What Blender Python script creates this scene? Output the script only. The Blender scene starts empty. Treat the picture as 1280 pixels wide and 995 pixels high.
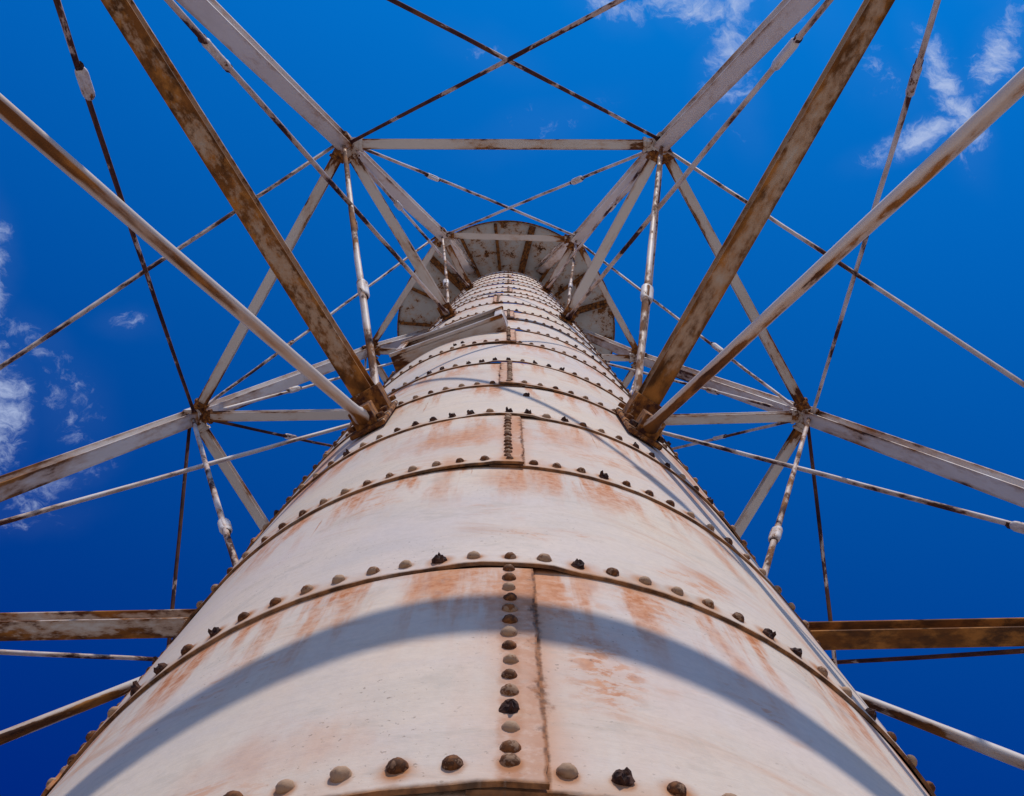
import bpy, bmesh, math, random
from mathutils import Vector, Matrix
R = random.Random(7)
sc = bpy.context.scene
col = sc.collection
rad = math.radians

# ------------------------------------------------------------------ units
S = 1.3                       # metres per shell radius; all tower figures below are in shell radii
GZ = 1.0                      # camera height above ground, in shell radii
def V(x, y, h): return Vector((x*S, y*S, (h+GZ)*S))

# ------------------------------------------------------------------ camera
def make_camera():
    f, t, roll, x0, d, pan = 1300.0, 0.156181, 0.003917, 0.028116, 1.609262, 0.004284
    X = Vector((1, 0, 0)); F0 = Vector((0, math.sin(t), math.cos(t))); D0 = Vector((0, math.cos(t), -math.sin(t)))
    R0 = math.cos(pan)*X - math.sin(pan)*F0
    F = math.sin(pan)*X + math.cos(pan)*F0
    Rr = math.cos(roll)*R0 - math.sin(roll)*D0
    Dr = math.sin(roll)*R0 + math.cos(roll)*D0
    cd = bpy.data.cameras.new('camera'); cam = bpy.data.objects.new('camera', cd); col.objects.link(cam)
    cd.sensor_width = 36; cd.lens = f*36/1280; cd.clip_start = 0.05; cd.clip_end = 6000
    m = Matrix((Rr, -Dr, -F)).transposed().to_4x4()
    m.translation = V(x0, -d, 0)
    cam.matrix_world = m
    sc.camera = cam
make_camera()

# ------------------------------------------------------------------ node helpers
class NT:
    def __init__(s, tree): s.t = tree; s.n = tree.nodes; s.l = tree.links
    def set(s, sock, v):
        if isinstance(v, bpy.types.NodeSocket): s.l.new(v, sock)
        elif v is not None:
            if isinstance(v, (tuple, list)) and len(v) == 3 and sock.type == 'RGBA': v = (*v, 1)
            sock.default_value = v
    def math(s, op, a, b=None, c=None, clamp=False):
        n = s.n.new('ShaderNodeMath'); n.operation = op; n.use_clamp = clamp
        s.set(n.inputs[0], a); s.set(n.inputs[1], b); s.set(n.inputs[2], c); return n.outputs[0]
    def vmath(s, op, a, b=None, scale=None):
        n = s.n.new('ShaderNodeVectorMath'); n.operation = op
        s.set(n.inputs[0], a); s.set(n.inputs[1], b)
        if scale is not None: s.set(n.inputs[3], scale)
        return n.outputs[1] if op in ('LENGTH', 'DOT_PRODUCT', 'DISTANCE') else n.outputs[0]
    def mix(s, f, a, b, mode='MIX'):
        n = s.n.new('ShaderNodeMix'); n.data_type = 'RGBA'; n.blend_type = mode
        s.set(n.inputs[0], f); s.set(n.inputs[6], a); s.set(n.inputs[7], b); return n.outputs[2]
    def ss(s, v, a, b, lo=0.0, hi=1.0):
        n = s.n.new('ShaderNodeMapRange'); n.interpolation_type = 'SMOOTHSTEP'
        s.set(n.inputs[0], v); s.set(n.inputs[1], a); s.set(n.inputs[2], b); s.set(n.inputs[3], lo); s.set(n.inputs[4], hi)
        return n.outputs[0]
    def noise(s, vec, scale, detail=5, rough=.55, dist=0.0, col=False):
        n = s.n.new('ShaderNodeTexNoise'); s.set(n.inputs['Vector'], vec); n.inputs['Scale'].default_value = scale
        n.inputs['Detail'].default_value = detail; n.inputs['Roughness'].default_value = rough; n.inputs['Distortion'].default_value = dist
        return n.outputs[1] if col else n.outputs[0]
    def xyz(s, v):
        n = s.n.new('ShaderNodeSeparateXYZ'); s.set(n.inputs[0], v); return n.outputs
    def comb(s, x, y, z=0.0):
        n = s.n.new('ShaderNodeCombineXYZ'); s.set(n.inputs[0], x); s.set(n.inputs[1], y); s.set(n.inputs[2], z); return n.outputs[0]
    def uv(s, name):
        n = s.n.new('ShaderNodeUVMap'); n.uv_map = name; return n.outputs[0]
    def white(s, v):
        n = s.n.new('ShaderNodeTexWhiteNoise'); n.noise_dimensions = '3D'; s.set(n.inputs[0], v); return n.outputs[0]

# ------------------------------------------------------------------ world, sun, exposure
SUN_AZ, SUN_EL = 14.0, 48.1        # azimuth from -Y (the photographer's side) towards +X
az, el = rad(SUN_AZ), rad(SUN_EL)
sdir = Vector((math.sin(az)*math.cos(el), -math.cos(az)*math.cos(el), math.sin(el)))
def make_world():
    w = bpy.data.worlds.new('World'); sc.world = w; w.use_nodes = True
    t = NT(w.node_tree); t.n.clear()
    out = t.n.new('ShaderNodeOutputWorld'); bg = t.n.new('ShaderNodeBackground')
    sky = t.n.new('ShaderNodeTexSky'); sky.sky_type = 'NISHITA'; sky.sun_disc = False
    sky.sun_elevation = rad(SUN_EL); sky.sun_rotation = rad(180-SUN_AZ)
    sky.altitude = 0; sky.air_density = 1.0; sky.dust_density = 0.35; sky.ozone_density = 3.0
    tc = t.n.new('ShaderNodeTexCoord')
    # deep polarised blue: the sky's own colour pulled away from white
    # seen through a polarising filter: sky light is polarised most at right angles to the sun, and that share is held back
    cs = t.vmath('DOT_PRODUCT', tc.outputs['Generated'], tuple(sdir))
    c2_ = t.math('MULTIPLY', cs, cs)
    pol_ = t.math('DIVIDE', t.math('SUBTRACT', 1.0, c2_), t.math('ADD', 1.0, c2_))
    pf = t.comb(t.math('SUBTRACT', 1.0, t.math('MULTIPLY', pol_, .95)), t.math('SUBTRACT', 1.0, t.math('MULTIPLY', pol_, .93)), t.math('SUBTRACT', 1.0, t.math('MULTIPLY', pol_, .58)))
    sr_ = t.n.new('ShaderNodeSeparateColor'); t.l.new(sky.outputs[0], sr_.inputs[0])
    pale = t.ss(t.math('DIVIDE', sr_.outputs[0], sr_.outputs[2]), .40, .80)          # white share grows towards the horizon
    deep = t.mix(1.0, t.mix(1.0, sky.outputs[0], (0.006, 1.09, 2.0), 'MULTIPLY'), pf, 'MULTIPLY')
    low = t.mix(1.0, sky.outputs[0], (0.42, 0.38, 0.37), 'MULTIPLY')
    c = t.mix(pale, deep, low)
    # thin wind-torn clouds, by direction: p = horizontal / vertical part of the direction
    d = t.xyz(tc.outputs['Generated'])
    z = t.math('MAXIMUM', d[2], 0.08)
    p = t.comb(t.math('DIVIDE', d[0], z), t.math('DIVIDE', d[1], z), 0.0)
    warp = t.vmath('SCALE', t.vmath('SUBTRACT', t.noise(p, 9, 4, .55, col=True), (.5, .5, .5)), scale=.055)
    pw = t.vmath('ADD', p, warp)
    total = None
    # centre x, y, half length, half width, angle, strength
    for cx, cy, a, b, ang, st in ((.170, -.205, .042, .018, 25, .88), (.207, -.180, .018, .050, 10, .88), (.207, -.145, .045, .016, 70, .6), (.092, -.208, .026, .014, 20, .75), (.245, -.21, .03, .016, 40, .6),
                                  (.455, -.165, .016, .050, 20, .80), (.41, -.125, .050, .018, 60, .95), (.385, -.088, .040, .011, -25, .95), (.345, -.135, .035, .016, 40, .45), (.29, -.20, .05, .02, 40, .25),
                                  (.5, -.22, .08, .03, 30, .6), (-.497, .035, .018, .050, 0, .95), (-.505, .17, .030, .055, 10, 1.05),
                                  (-.367, .09, .020, .011, 10, .50), (-.455, .105, .035, .018, 40, .5), (-.43, .165, .035, .030, 60, .55), (-.45, .245, .05, .016, -25, .75), (-.48, .285, .05, .014, -10, .5), (-.02, -.16, .04, .015, 20, .3), (.03, -.1, .05, .015, -20, .35)):
        dx, dy = math.cos(rad(ang)), math.sin(rad(ang))
        q = t.vmath('SUBTRACT', pw, (cx, cy, 0))
        u = t.math('DIVIDE', t.vmath('DOT_PRODUCT', q, (dx, dy, 0)), a)
        v = t.math('DIVIDE', t.vmath('DOT_PRODUCT', q, (-dy, dx, 0)), b)
        r = t.math('SQRT', t.math('ADD', t.math('MULTIPLY', u, u), t.math('MULTIPLY', v, v)))
        m = t.ss(r, 0.0, 2.3, st, 0.0)
        total = m if total is None else t.math('MAXIMUM', total, m)
    w2 = t.vmath('SCALE', t.vmath('SUBTRACT', t.noise(pw, 30, 5, .6, col=True), (.5, .5, .5)), scale=.030)
    pf2 = t.vmath('ADD', pw, w2)
    n1 = t.noise(t.vmath('MULTIPLY', pf2, (1, 1.5, 1)), 34, 12, .68, .25)
    n2 = t.noise(pw, 7, 5, .6)
    # far from the patches above, a few other thin clouds of the same kind
    r0 = t.vmath('LENGTH', p)
    far = t.math('MULTIPLY', t.ss(n2, .56, .7), t.ss(r0, .8, 1.3, 0.0, .8))
    total = t.math('MAXIMUM', total, far)
    dens = t.math('SUBTRACT', t.math('ADD', t.math('MULTIPLY', total, 1.05), t.math('MULTIPLY', t.math('SUBTRACT', n1, .5), 2.3)), .42)
    cl = t.math('MULTIPLY', t.ss(dens, .0, .95), t.ss(total, .0, .35), clamp=True)
    cl = t.math('ADD', t.math('MULTIPLY', cl, .80), t.math('MULTIPLY', total, .035), clamp=True)
    c2 = t.mix(cl, c, (5.0, 5.9, 8.2))
    t.l.new(c2, bg.inputs[0]); bg.inputs[1].default_value = 0.10
    t.l.new(bg.outputs[0], out.inputs[0])
make_world()
sd = bpy.data.lights.new('sun', 'SUN'); sd.energy = 3.5; sd.angle = rad(0.53); sd.color = (1.0, 0.94, 0.85)
so = bpy.data.objects.new('sun', sd); col.objects.link(so)
so.rotation_euler = sdir.to_track_quat('Z', 'Y').to_euler(); so.location = (0, 0, 40)
sc.view_settings.view_transform = 'Standard'; sc.view_settings.look = 'None'
sc.view_settings.exposure = 0.0; sc.view_settings.gamma = 1.0; sc.view_settings.use_curve_mapping = False

# ------------------------------------------------------------------ materials
def new_mat(name):
    m = bpy.data.materials.new(name); m.use_nodes = True
    t = NT(m.node_tree); b = t.n['Principled BSDF']; return m, t, b

RUST_DARK, RUST_MID, RUST_ORANGE = (.030, .012, .008), (.19, .070, .018), (.50, .20, .045)
def rusty_paint(name, base, thr, scale=9.0, joint=.5, orange=.5, stretch=.35, dark=(.05, .018, .014), gloss=.58, under=0.0, jlen=.34, edge=0.0, relief=1.0, fleck=.10, bottom=0.0, soft=.035, big_w=.38, mid=RUST_MID):
    """old oil paint over steel; thr: share of steel that has rusted; more rust near both ends (uv: distance from each end)"""
    m, t, b = new_mat(name)
    tc = t.n.new('ShaderNodeTexCoord'); oi = t.n.new('ShaderNodeObjectInfo')
    off = t.comb(t.math('MULTIPLY', oi.outputs['Random'], 57.0), t.math('MULTIPLY', oi.outputs['Random'], 23.0), 3.1)
    co = t.vmath('ADD', t.vmath('MULTIPLY', tc.outputs['Object'], (stretch, 1, 1)), off)
    u = t.xyz(t.uv('UVMap'))
    e = t.math('MINIMUM', u[0], u[1])
    jm = t.ss(e, 0.02, jlen, joint, 0.0)
    big = t.noise(co, 1.3, 3, .5)
    n = t.noise(co, scale, 8, .66)
    fine = t.noise(co, scale*7, 4, .6)
    v = t.math('ADD', t.math('ADD', t.math('ADD', t.math('MULTIPLY', n, .98-big_w), t.math('MULTIPLY', big, big_w)), 0.0), t.math('MULTIPLY', jm, .22))
    v = t.math('ADD', v, t.math('MULTIPLY', t.math('SUBTRACT', fine, .5), fleck))
    if bottom:     # the lower flange of a beam stays wet longest
        v = t.math('ADD', v, t.ss(t.xyz(tc.outputs['Object'])[2], -.6*edge, -.85*edge, -bottom, bottom))
    if edge:       # paint fails first along the flange edges
        yy = t.math('ABSOLUTE', t.xyz(tc.outputs['Object'])[1])
        v = t.math('ADD', v, t.ss(yy, edge*.45, edge, 0.0, .075))
    if under:      # water hangs on the underside of a tube and rusts it first
        zz = t.xyz(t.vmath('NORMALIZE', t.vmath('MULTIPLY', tc.outputs['Object'], (0, 1, 1))))[2]
        v = t.math('ADD', v, t.ss(zz, -.50, -1.0, -under, under))
    th = .66 - thr*.34
    rust = t.ss(v, th, th+soft)
    stain = t.ss(v, th-.09, th+.02)
    rc = t.mix(t.ss(t.noise(co, scale*1.7, 4, .6), .36, .64), dark, mid)
    rc = t.mix(t.math('MULTIPLY', t.ss(t.noise(co, scale*2.3, 5, .6), .45, .68), orange), rc, RUST_ORANGE)
    paint = t.mix(t.ss(big, .35, .7), base, tuple(x*y for x, y in zip(base, (.86, .82, .80))))
    paint = t.mix(t.ss(t.noise(co, 3.5, 6, .6), .5, .8, 0, .35), paint, (.33, .27, .22))
    paint = t.mix(t.math('MULTIPLY', stain, .55), paint, (.36, .185, .085))
    c = t.mix(rust, paint, rc)
    t.l.new(c, b.inputs['Base Color'])
    t.l.new(t.mix(rust, (gloss,)*3, (.9,)*3), b.inputs['Roughness'])
    bp = t.n.new('ShaderNodeBump'); bp.inputs['Strength'].default_value = .5*relief; bp.inputs['Distance'].default_value = .003*relief
    b.inputs['Specular IOR Level'].default_value = .14
    hgt = t.math('ADD', t.math('MULTIPLY', rust, t.math('ADD', -.4, t.math('MULTIPLY', fine, .8))), t.math('MULTIPLY', n, .12))
    t.l.new(hgt, bp.inputs['Height']); t.l.new(bp.outputs[0], b.inputs['Normal'])
    return m

MAT = {}
MAT['beam_rusty']  = rusty_paint('paint_over_heavy_rust', (.40, .31, .25), .60, 7, .8, .60, .6, (.07, .028, .010), edge=.055, fleck=.30, bottom=.045, soft=.11)
MAT['beam_patchy']  = rusty_paint('grey_paint_with_rust', (.44, .36, .30), .60, 4, .8, .60, .5, (.07, .028, .010), edge=.055, fleck=.30, bottom=.03, soft=.13)
MAT['beam_brown']  = rusty_paint('brown_rust_over_paint', (.36, .27, .20), .95, 5, .5, .60, .5, (.08, .035, .016), edge=.055, fleck=.3)
MAT['beam_mid']    = rusty_paint('paint_with_rust', (.54, .49, .46), .60, 6, .6, .5, .4, edge=.055, fleck=.28, soft=.09)
MAT['beam_worn']   = rusty_paint('paint_worn', (.57, .52, .50), .18, 6, .6, .35, edge=.055)
MAT['leg']         = rusty_paint('leg_paint', (.66, .60, .56), .26, 2.8, .5, .65, .22, edge=.077, relief=.05, fleck=.2, soft=.08)
MAT['rod']         = rusty_paint('rod_paint', (.66, .58, .54), .47, 5, .2, .10, .33, (.030, .011, .014), under=.02, big_w=.22, soft=.07, mid=(.085, .030, .022))
MAT['pipe']        = rusty_paint('pipe_paint', (.64, .56, .50), .36, 5, .5, .60, .22, (.045, .018, .012), under=.09)
MAT['pipe_rusty']  = rusty_paint('pipe_rust', (.60, .52, .46), .44, 4.5, .5, .95, .18, (.07, .028, .010), under=.10, soft=.09)
MAT['pipe_pale']   = rusty_paint('pipe_pale_paint', (.64, .58, .54), .36, 6, .3, .60, .25, (.045, .018, .012), under=.05)
MAT['rod_rusty']   = rusty_paint('rod_paint_rusty', (.62, .53, .48), .56, 6, .2, .35, .28, (.05, .02, .016), big_w=.16, soft=.07)
MAT['rod_dark']    = rusty_paint('rod_dark_rust', (.60, .50, .46), .74, 6, .2, .15, .3, (.030, .011, .014), big_w=.2, mid=(.085, .030, .022))
MAT['casting']     = rusty_paint('casting_paint', (.58, .53, .50), .30, 9, .3, .45, 1)
MAT['bracket']     = rusty_paint('bracket_paint', (.50, .41, .34), .66, 12, .3, .6, 1)
MAT['turnbuckle']  = rusty_paint('turnbuckle_paint', (.64, .58, .55), .34, 14, .0, .4, .5)
MAT['gallery']     = rusty_paint('gallery_paint', (.40, .38, .37), .34, 5.5, .0, .08, 1, (.045, .020, .012), fleck=.25)
MAT['gallery_rib'] = rusty_paint('gallery_rib_rust', (.12, .085, .07), .95, 10, .0, .10, 1, (.03, .014, .010))
MAT['window']      = rusty_paint('window_frame_paint', (.54, .48, .45), .42, 6, .4, .6, .4)

def shell_material():
    m, t, b = new_mat('shell_paint')
    oi = t.n.new('ShaderNodeObjectInfo')
    uv = t.uv('arc'); sv = t.uv('seam')
    U = t.xyz(uv); W = t.xyz(sv)          # U: arc length, height above lower edge; W: signed distance to own seam, distance to upper edge
    tc = t.n.new('ShaderNodeTexCoord'); P = tc.outputs['Object']
    arc = t.comb(U[0], t.xyz(P)[2], 0.0)
    n_big = t.noise(arc, .9, 4, .55); n_mid = t.noise(arc, 3.1, 6, .6); n_fine = t.noise(arc, 34, 6, .65)
    # old white paint, a little warm, chalky grey-lilac in patches
    c = t.mix(t.ss(n_big, .36, .66), (.665, .535, .425), (.62, .515, .455))
    c = t.mix(t.ss(t.noise(t.vmath('ADD', arc, (2.2, 5.1, 0)), .7, 3, .5), .42, .62, 0, .55), c, (.655, .535, .405))
    c = t.mix(t.ss(n_mid, .42, .72, 0, .42), c, (.53, .45, .37))
    c = t.mix(t.ss(t.noise(arc, 1.7, 5, .6, .3), .46, .70, 0, .40), c, (.50, .44, .42))
    c = t.mix(t.ss(t.noise(arc, 46, 4, .7), .35, .70, 0, .16), c, (.36, .29, .25))
    c = t.mix(t.ss(t.noise(t.vmath('MULTIPLY', arc, (1.1, 5.0, 1)), 1.6, 5, .6, .6), .52, .74, 0, .26), c, (.50, .44, .42))
    # brushed-out rust wash, streaks running round the shell and slightly down
    sx = t.math('ADD', U[0], t.math('MULTIPLY', t.xyz(P)[2], .6))
    brush = t.noise(t.comb(t.math('MULTIPLY', sx, 1.3), t.math('ADD', t.math('MULTIPLY', t.xyz(P)[2], 9.0), t.math('MULTIPLY', U[0], 3.2)), 1.0), 1.5, 6, .62, .5)
    patch = t.ss(t.noise(t.vmath('ADD', arc, (4.4, 1.7, 0)), 1.9, 3, .5), .50, .66)
    wash = t.math('MULTIPLY', t.ss(brush, .47, .72), patch)
    c = t.mix(t.math('MULTIPLY', wash, .50), c, (.50, .22, .10))
    # scraped patches where thin rust shows through in flecks
    sp2 = t.ss(t.noise(t.vmath('ADD', arc, (9.4, 3.7, 0)), 2.3, 3, .5), .56, .68)
    fl2 = t.ss(t.noise(t.vmath('MULTIPLY', arc, (1, 1.7, 1)), 15, 6, .68, .5), .50, .60)
    c = t.mix(t.math('MULTIPLY', t.math('MULTIPLY', sp2, fl2), .62), c, (.56, .22, .09))
    c = t.mix(t.math('MULTIPLY', sp2, .22), c, (.56, .34, .24))
    # rust bleeding down the plate from the lap above, in vertical streaks
    strk = t.noise(t.comb(t.math('MULTIPLY', U[0], 7.0), t.math('MULTIPLY', t.xyz(P)[2], .9), 2.0), 1.6, 5, .6, .2)
    bleed = t.math('MULTIPLY', t.ss(strk, .44, .62), t.ss(W[1], .0, .60, 1.0, .0))
    bleed = t.math('MULTIPLY', bleed, t.ss(n_fine, .28, .62, .45, 1.1))
    c = t.mix(bleed, c, t.mix(t.ss(n_fine, .42, .68), (.56, .22, .09), (.42, .14, .05)))
    # particular stains: (arc length from the front seam, height, half sizes, lean, strength, flecked)
    Z = t.xyz(P)[2]
    for su, sz, sa, sb, ln, st, fleck in ((.175, 3.14, .085, .24, 0, .9, 1), (.70, 4.48, .055, .40, .22, .75, 0), (.545, 3.99, .10, .07, .3, .6, 0), (.50, 3.42, .045, .26, .2, .55, 0),
                                          (.86, 4.02, .05, .30, .2, .5, 0), (-.175, 3.60, .085, .17, 0, 1.0, 0), (.19, 3.66, .06, .15, 0, .8, 0), (.32, 3.60, .12, .20, 0, .7, 1),
                                          (.05, 4.66, .20, .28, 0, .65, 0), (-.21, 4.72, .05, .30, 0, .75, 0), (-.22, 5.33, .34, .26, 0, .85, 0), (.24, 5.45, .16, .34, 0, .6, 0), (.36, 5.15, .25, .10, 0, .5, 1), (-.38, 2.86, .22, .12, .2, .35, 0),
                                          (-.95, 6.15, .10, .55, 0, .9, 0), (.98, 6.15, .12, .60, 0, .95, 0), (.80, 5.5, .06, .50, .15, .6, 0)):
        dz = t.math('SUBTRACT', Z, sz)
        du_ = t.math('ADD', t.math('SUBTRACT', U[0], su), t.math('MULTIPLY', dz, ln))
        q = t.math('SQRT', t.math('ADD', t.math('POWER', t.math('DIVIDE', du_, sa), 2.0), t.math('POWER', t.math('DIVIDE', dz, sb), 2.0)))
        q = t.math('ADD', q, t.math('MULTIPLY', t.math('SUBTRACT', t.noise(t.vmath('MULTIPLY', arc, (1.6, .6, 1)), 7, 5, .65), .5), 1.6))
        m_ = t.ss(q, .15, 1.1, st, .0)
        if fleck: m_ = t.math('MULTIPLY', m_, t.ss(t.noise(t.vmath('MULTIPLY', arc, (1, 1.6, 1)), 17, 6, .7, .4), .46, .56, .18, 1.0))
        else: m_ = t.math('MULTIPLY', m_, t.ss(strk, .25, .60, .45, 1.0))
        c = t.mix(t.math('MULTIPLY', m_, .95), c, t.mix(t.ss(n_fine, .40, .66), (.56, .235, .105), (.43, .145, .055)))
    # narrow sharp runs of rust, each of its own length
    run_id = t.noise(t.comb(t.math('MULTIPLY', U[0], 30.0), 0.0, t.math('MULTIPLY', oi.outputs['Random'], 40.0)), 1.0, 2, .5)
    run_w = t.noise(t.comb(t.math('ADD', t.math('MULTIPLY', U[0], 34.0), t.math('MULTIPLY', n_mid, 1.2)), t.math('MULTIPLY', t.xyz(P)[2], 1.4), 5.0), 1.0, 3, .6)
    run_l = t.math('MULTIPLY', t.ss(run_id, .50, .72), .55)
    run = t.math('MULTIPLY', t.ss(run_w, .60, .66), t.ss(t.math('SUBTRACT', run_l, W[1]), -.05, .12))
    c = t.mix(t.math('MULTIPLY', run, .70), c, (.42, .15, .055))
    edge_up = t.math('MULTIPLY', t.ss(W[1], .0, .045, 1.0, .0), t.ss(strk, .3, .6))
    c = t.mix(t.math('MULTIPLY', edge_up, .75), c, (.42, .18, .075))
    # wash on both sides of the vertical riveted seams
    O = t.xyz(t.uv('other'))
    near = t.math('MINIMUM', t.math('ABSOLUTE', W[0]), t.math('ABSOLUTE', O[0]))
    lop = t.math('MINIMUM', t.math('ABSOLUTE', W[0]), t.math('ADD', t.math('ABSOLUTE', O[0]), .055))
    ad = t.math('ABSOLUTE', t.math('ADD', lop, t.math('MULTIPLY', t.math('SUBTRACT', n_mid, .5), .16)))
    sw = t.math('MULTIPLY', t.ss(ad, .03, .13, 1.0, .0), t.math('MULTIPLY', t.ss(n_mid, .30, .60, .30, .92), t.ss(oi.outputs['Random'], .0, 1.0, .55, 1.0)))
    c = t.mix(sw, c, t.mix(t.ss(n_mid, .42, .66), (.58, .27, .135), (.50, .19, .08)))
    wide = t.math('MULTIPLY', t.ss(ad, .1, .75, 1.0, .0), t.ss(strk, .36, .62, .15, 1.0))
    c = t.mix(t.math('MULTIPLY', wide, .14), c, (.60, .31, .18))
    sw2 = t.math('MULTIPLY', t.ss(ad, .01, .07, 1.0, .0), t.ss(n_fine, .36, .56))
    c = t.mix(t.math('MULTIPLY', sw2, .45), c, (.42, .17, .075))
    sr = t.ss(t.math('ADD', near, t.math('MULTIPLY', t.math('SUBTRACT', t.noise(arc, 9, 6, .7), .46), .16)), -.012, .014, 1.0, .0)
    sr = t.math('MULTIPLY', sr, t.ss(near, .03, .055, 1.0, .0))
    sr = t.math('MAXIMUM', sr, t.ss(t.math('ADD', near, t.math('MULTIPLY', t.math('SUBTRACT', n_fine, .5), .010)), .002, .008, .9, .0))
    c = t.mix(t.math('MULTIPLY', sr, .95), c, t.mix(t.ss(n_fine, .4, .6), (.10, .035, .016), (.30, .11, .04)))
    # halo round each rivet of the lower row
    sp = 2*math.pi*S/98
    ph = t.math('DIVIDE', U[0], sp)
    cell = t.math('ROUND', ph)
    du = t.math('MULTIPLY', t.math('SUBTRACT', ph, cell), sp)
    dv = t.math('MULTIPLY', t.math('SUBTRACT', U[1], .040*S), .8)
    dist = t.math('SQRT', t.math('ADD', t.math('MULTIPLY', du, du), t.math('MULTIPLY', dv, dv)))
    rnd = t.white(t.comb(cell, t.math('MULTIPLY', oi.outputs['Random'], 91.0), 0.0))
    dn = t.math('ADD', dist, t.math('MULTIPLY', t.math('SUBTRACT', n_fine, .5), .012))
    halo = t.math('MULTIPLY', t.ss(dn, .014, t.math('ADD', .026, t.math('MULTIPLY', rnd, .022)), 1.0, .0), t.ss(rnd, .20, .80, .25, 1.0))
    tight = t.math('MULTIPLY', t.ss(dn, .013, .024, 1.0, .0), t.ss(rnd, .0, .5, .45, .9))
    c = t.mix(tight, c, (.30, .11, .04))
    vb = t.math('ABSOLUTE', t.math('SUBTRACT', t.math('ABSOLUTE', W[0]), 2.42*math.pi/180*S))
    vb = t.math('ADD', vb, t.math('MULTIPLY', t.math('SUBTRACT', t.noise(arc, 24, 4, .6), .5), .03))
    c = t.mix(t.math('MULTIPLY', t.ss(vb, .010, .026, .60, .0), t.ss(n_fine, .30, .58, .3, 1.0)), c, (.42, .17, .075))
    c = t.mix(t.math('MULTIPLY', halo, .8), c, (.44, .17, .055))
    # rust on the lower lap edge
    le = t.math('MULTIPLY', t.ss(t.math('ADD', U[1], t.math('MULTIPLY', t.math('SUBTRACT', n_fine, .5), .012)), .0, .016, 1.0, .0), 1.0)
    ew = t.math('MULTIPLY', t.ss(U[1], .0, .085, 1.0, .0), t.ss(n_mid, .38, .60))
    c = t.mix(t.math('MULTIPLY', ew, .62), c, (.50, .27, .15))
    c = t.mix(t.math('MULTIPLY', le, .92), c, t.mix(t.ss(t.noise(P, 22, 6, .6), .35, .65), (.055, .022, .010), (.32, .14, .052)))
    # pits and chips
    # rubbed grey smudges and faint brush lines
    sm = t.ss(t.noise(t.vmath('MULTIPLY', arc, (1, 2.2, 1)), 3.4, 8, .72, .8), .54, .66)
    c = t.mix(t.math('MULTIPLY', sm, .30), c, (.40, .34, .28))
    bl = t.ss(t.noise(t.comb(sx, t.math('MULTIPLY', t.xyz(P)[2], 26.0), 3.0), 2.2, 5, .6, .3), .56, .70)
    c = t.mix(t.math('MULTIPLY', bl, .20), c, (.44, .33, .24))
    pit = t.ss(t.noise(arc, 75, 3, .6), .63, .70)
    pit = t.math('MULTIPLY', pit, t.ss(t.noise(arc, 2.4, 3, .5), .45, .62))
    c = t.mix(t.math('MULTIPLY', pit, .62), c, (.22, .15, .11))
    chip = t.math('MULTIPLY', t.ss(t.noise(arc, 13, 6, .7), .715, .735), .85)
    c = t.mix(chip, c, (.20, .075, .035))
    t.l.new(c, b.inputs['Base Color'])
    t.l.new(t.mix(t.math('MAXIMUM', le, wash), (.78,)*3, (.95,)*3), b.inputs['Roughness'])
    b.inputs['Specular IOR Level'].default_value = .08
    bp = t.n.new('ShaderNodeBump'); bp.inputs['Strength'].default_value = .30; bp.inputs['Distance'].default_value = .004
    h = t.math('ADD', t.math('MULTIPLY', n_mid, 3.0), t.math('ADD', t.math('MULTIPLY', n_fine, .35), t.math('MULTIPLY', t.math('MAXIMUM', chip, pit), -.6)))
    h = t.math('ADD', h, t.math('MULTIPLY', t.noise(arc, 160, 3, .6), .12))
    h = t.math('ADD', h, t.math('MULTIPLY', t.noise(t.vmath('MULTIPLY', arc, (1, 9, 1)), 22, 4, .6), .35))
    t.l.new(h, bp.inputs['Height']); t.l.new(bp.outputs[0], b.inputs['Normal'])
    return m
MAT['shell'] = shell_material()

def rivet_material():
    m, t, b = new_mat('rivet_paint')
    oi = t.n.new('ShaderNodeObjectInfo'); g = t.n.new('ShaderNodeNewGeometry'); tc = t.n.new('ShaderNodeTexCoord')
    r = t.math('FRACT', t.math('ADD', oi.outputs['Random'], g.outputs['Random Per Island']))
    n = t.noise(t.vmath('ADD', tc.outputs['Object'], t.comb(t.math('MULTIPLY', r, 40.0), 0.0, 0.0)), 70, 5, .6)
    amt = t.ss(r, .05, .95, .58, .34)
    rust = t.ss(n, amt, t.math('ADD', amt, .10))
    c = t.mix(t.math('MULTIPLY', r, .7), (.40, .25, .155), (.20, .09, .042))
    c = t.mix(rust, c, t.mix(t.ss(n, .4, .7), (.06, .024, .012), (.24, .09, .03)))
    t.l.new(c, b.inputs['Base Color']); b.inputs['Roughness'].default_value = .75; b.inputs['Specular IOR Level'].default_value = .12
    bp = t.n.new('ShaderNodeBump'); bp.inputs['Strength'].default_value = .5; bp.inputs['Distance'].default_value = .003
    t.l.new(n, bp.inputs['Height']); t.l.new(bp.outputs[0], b.inputs['Normal'])
    return m
MAT['rivet'] = rivet_material()
def flat_noise(name, c1, c2, sc_, rough=.9):
    m, t, b = new_mat(name); tc = t.n.new('ShaderNodeTexCoord')
    n = t.noise(tc.outputs['Object'], sc_, 6, .6)
    t.l.new(t.mix(t.ss(n, .35, .65), c1, c2), b.inputs['Base Color']); b.inputs['Roughness'].default_value = rough; b.inputs['Specular IOR Level'].default_value = .2
    bp = t.n.new('ShaderNodeBump'); bp.inputs['Strength'].default_value = .5; bp.inputs['Distance'].default_value = .01
    t.l.new(n, bp.inputs['Height']); t.l.new(bp.outputs[0], b.inputs['Normal'])
    return m
MAT['corroded'] = flat_noise('corroded_iron', (.022, .010, .010), (.10, .045, .028), 60)
MAT['ground'] = flat_noise('pale_sand', (.42, .36, .28), (.50, .44, .35), .8)
MAT['glass'] = flat_noise('window_pane', (.16, .17, .20), (.22, .23, .26), 3, .2)
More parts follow.
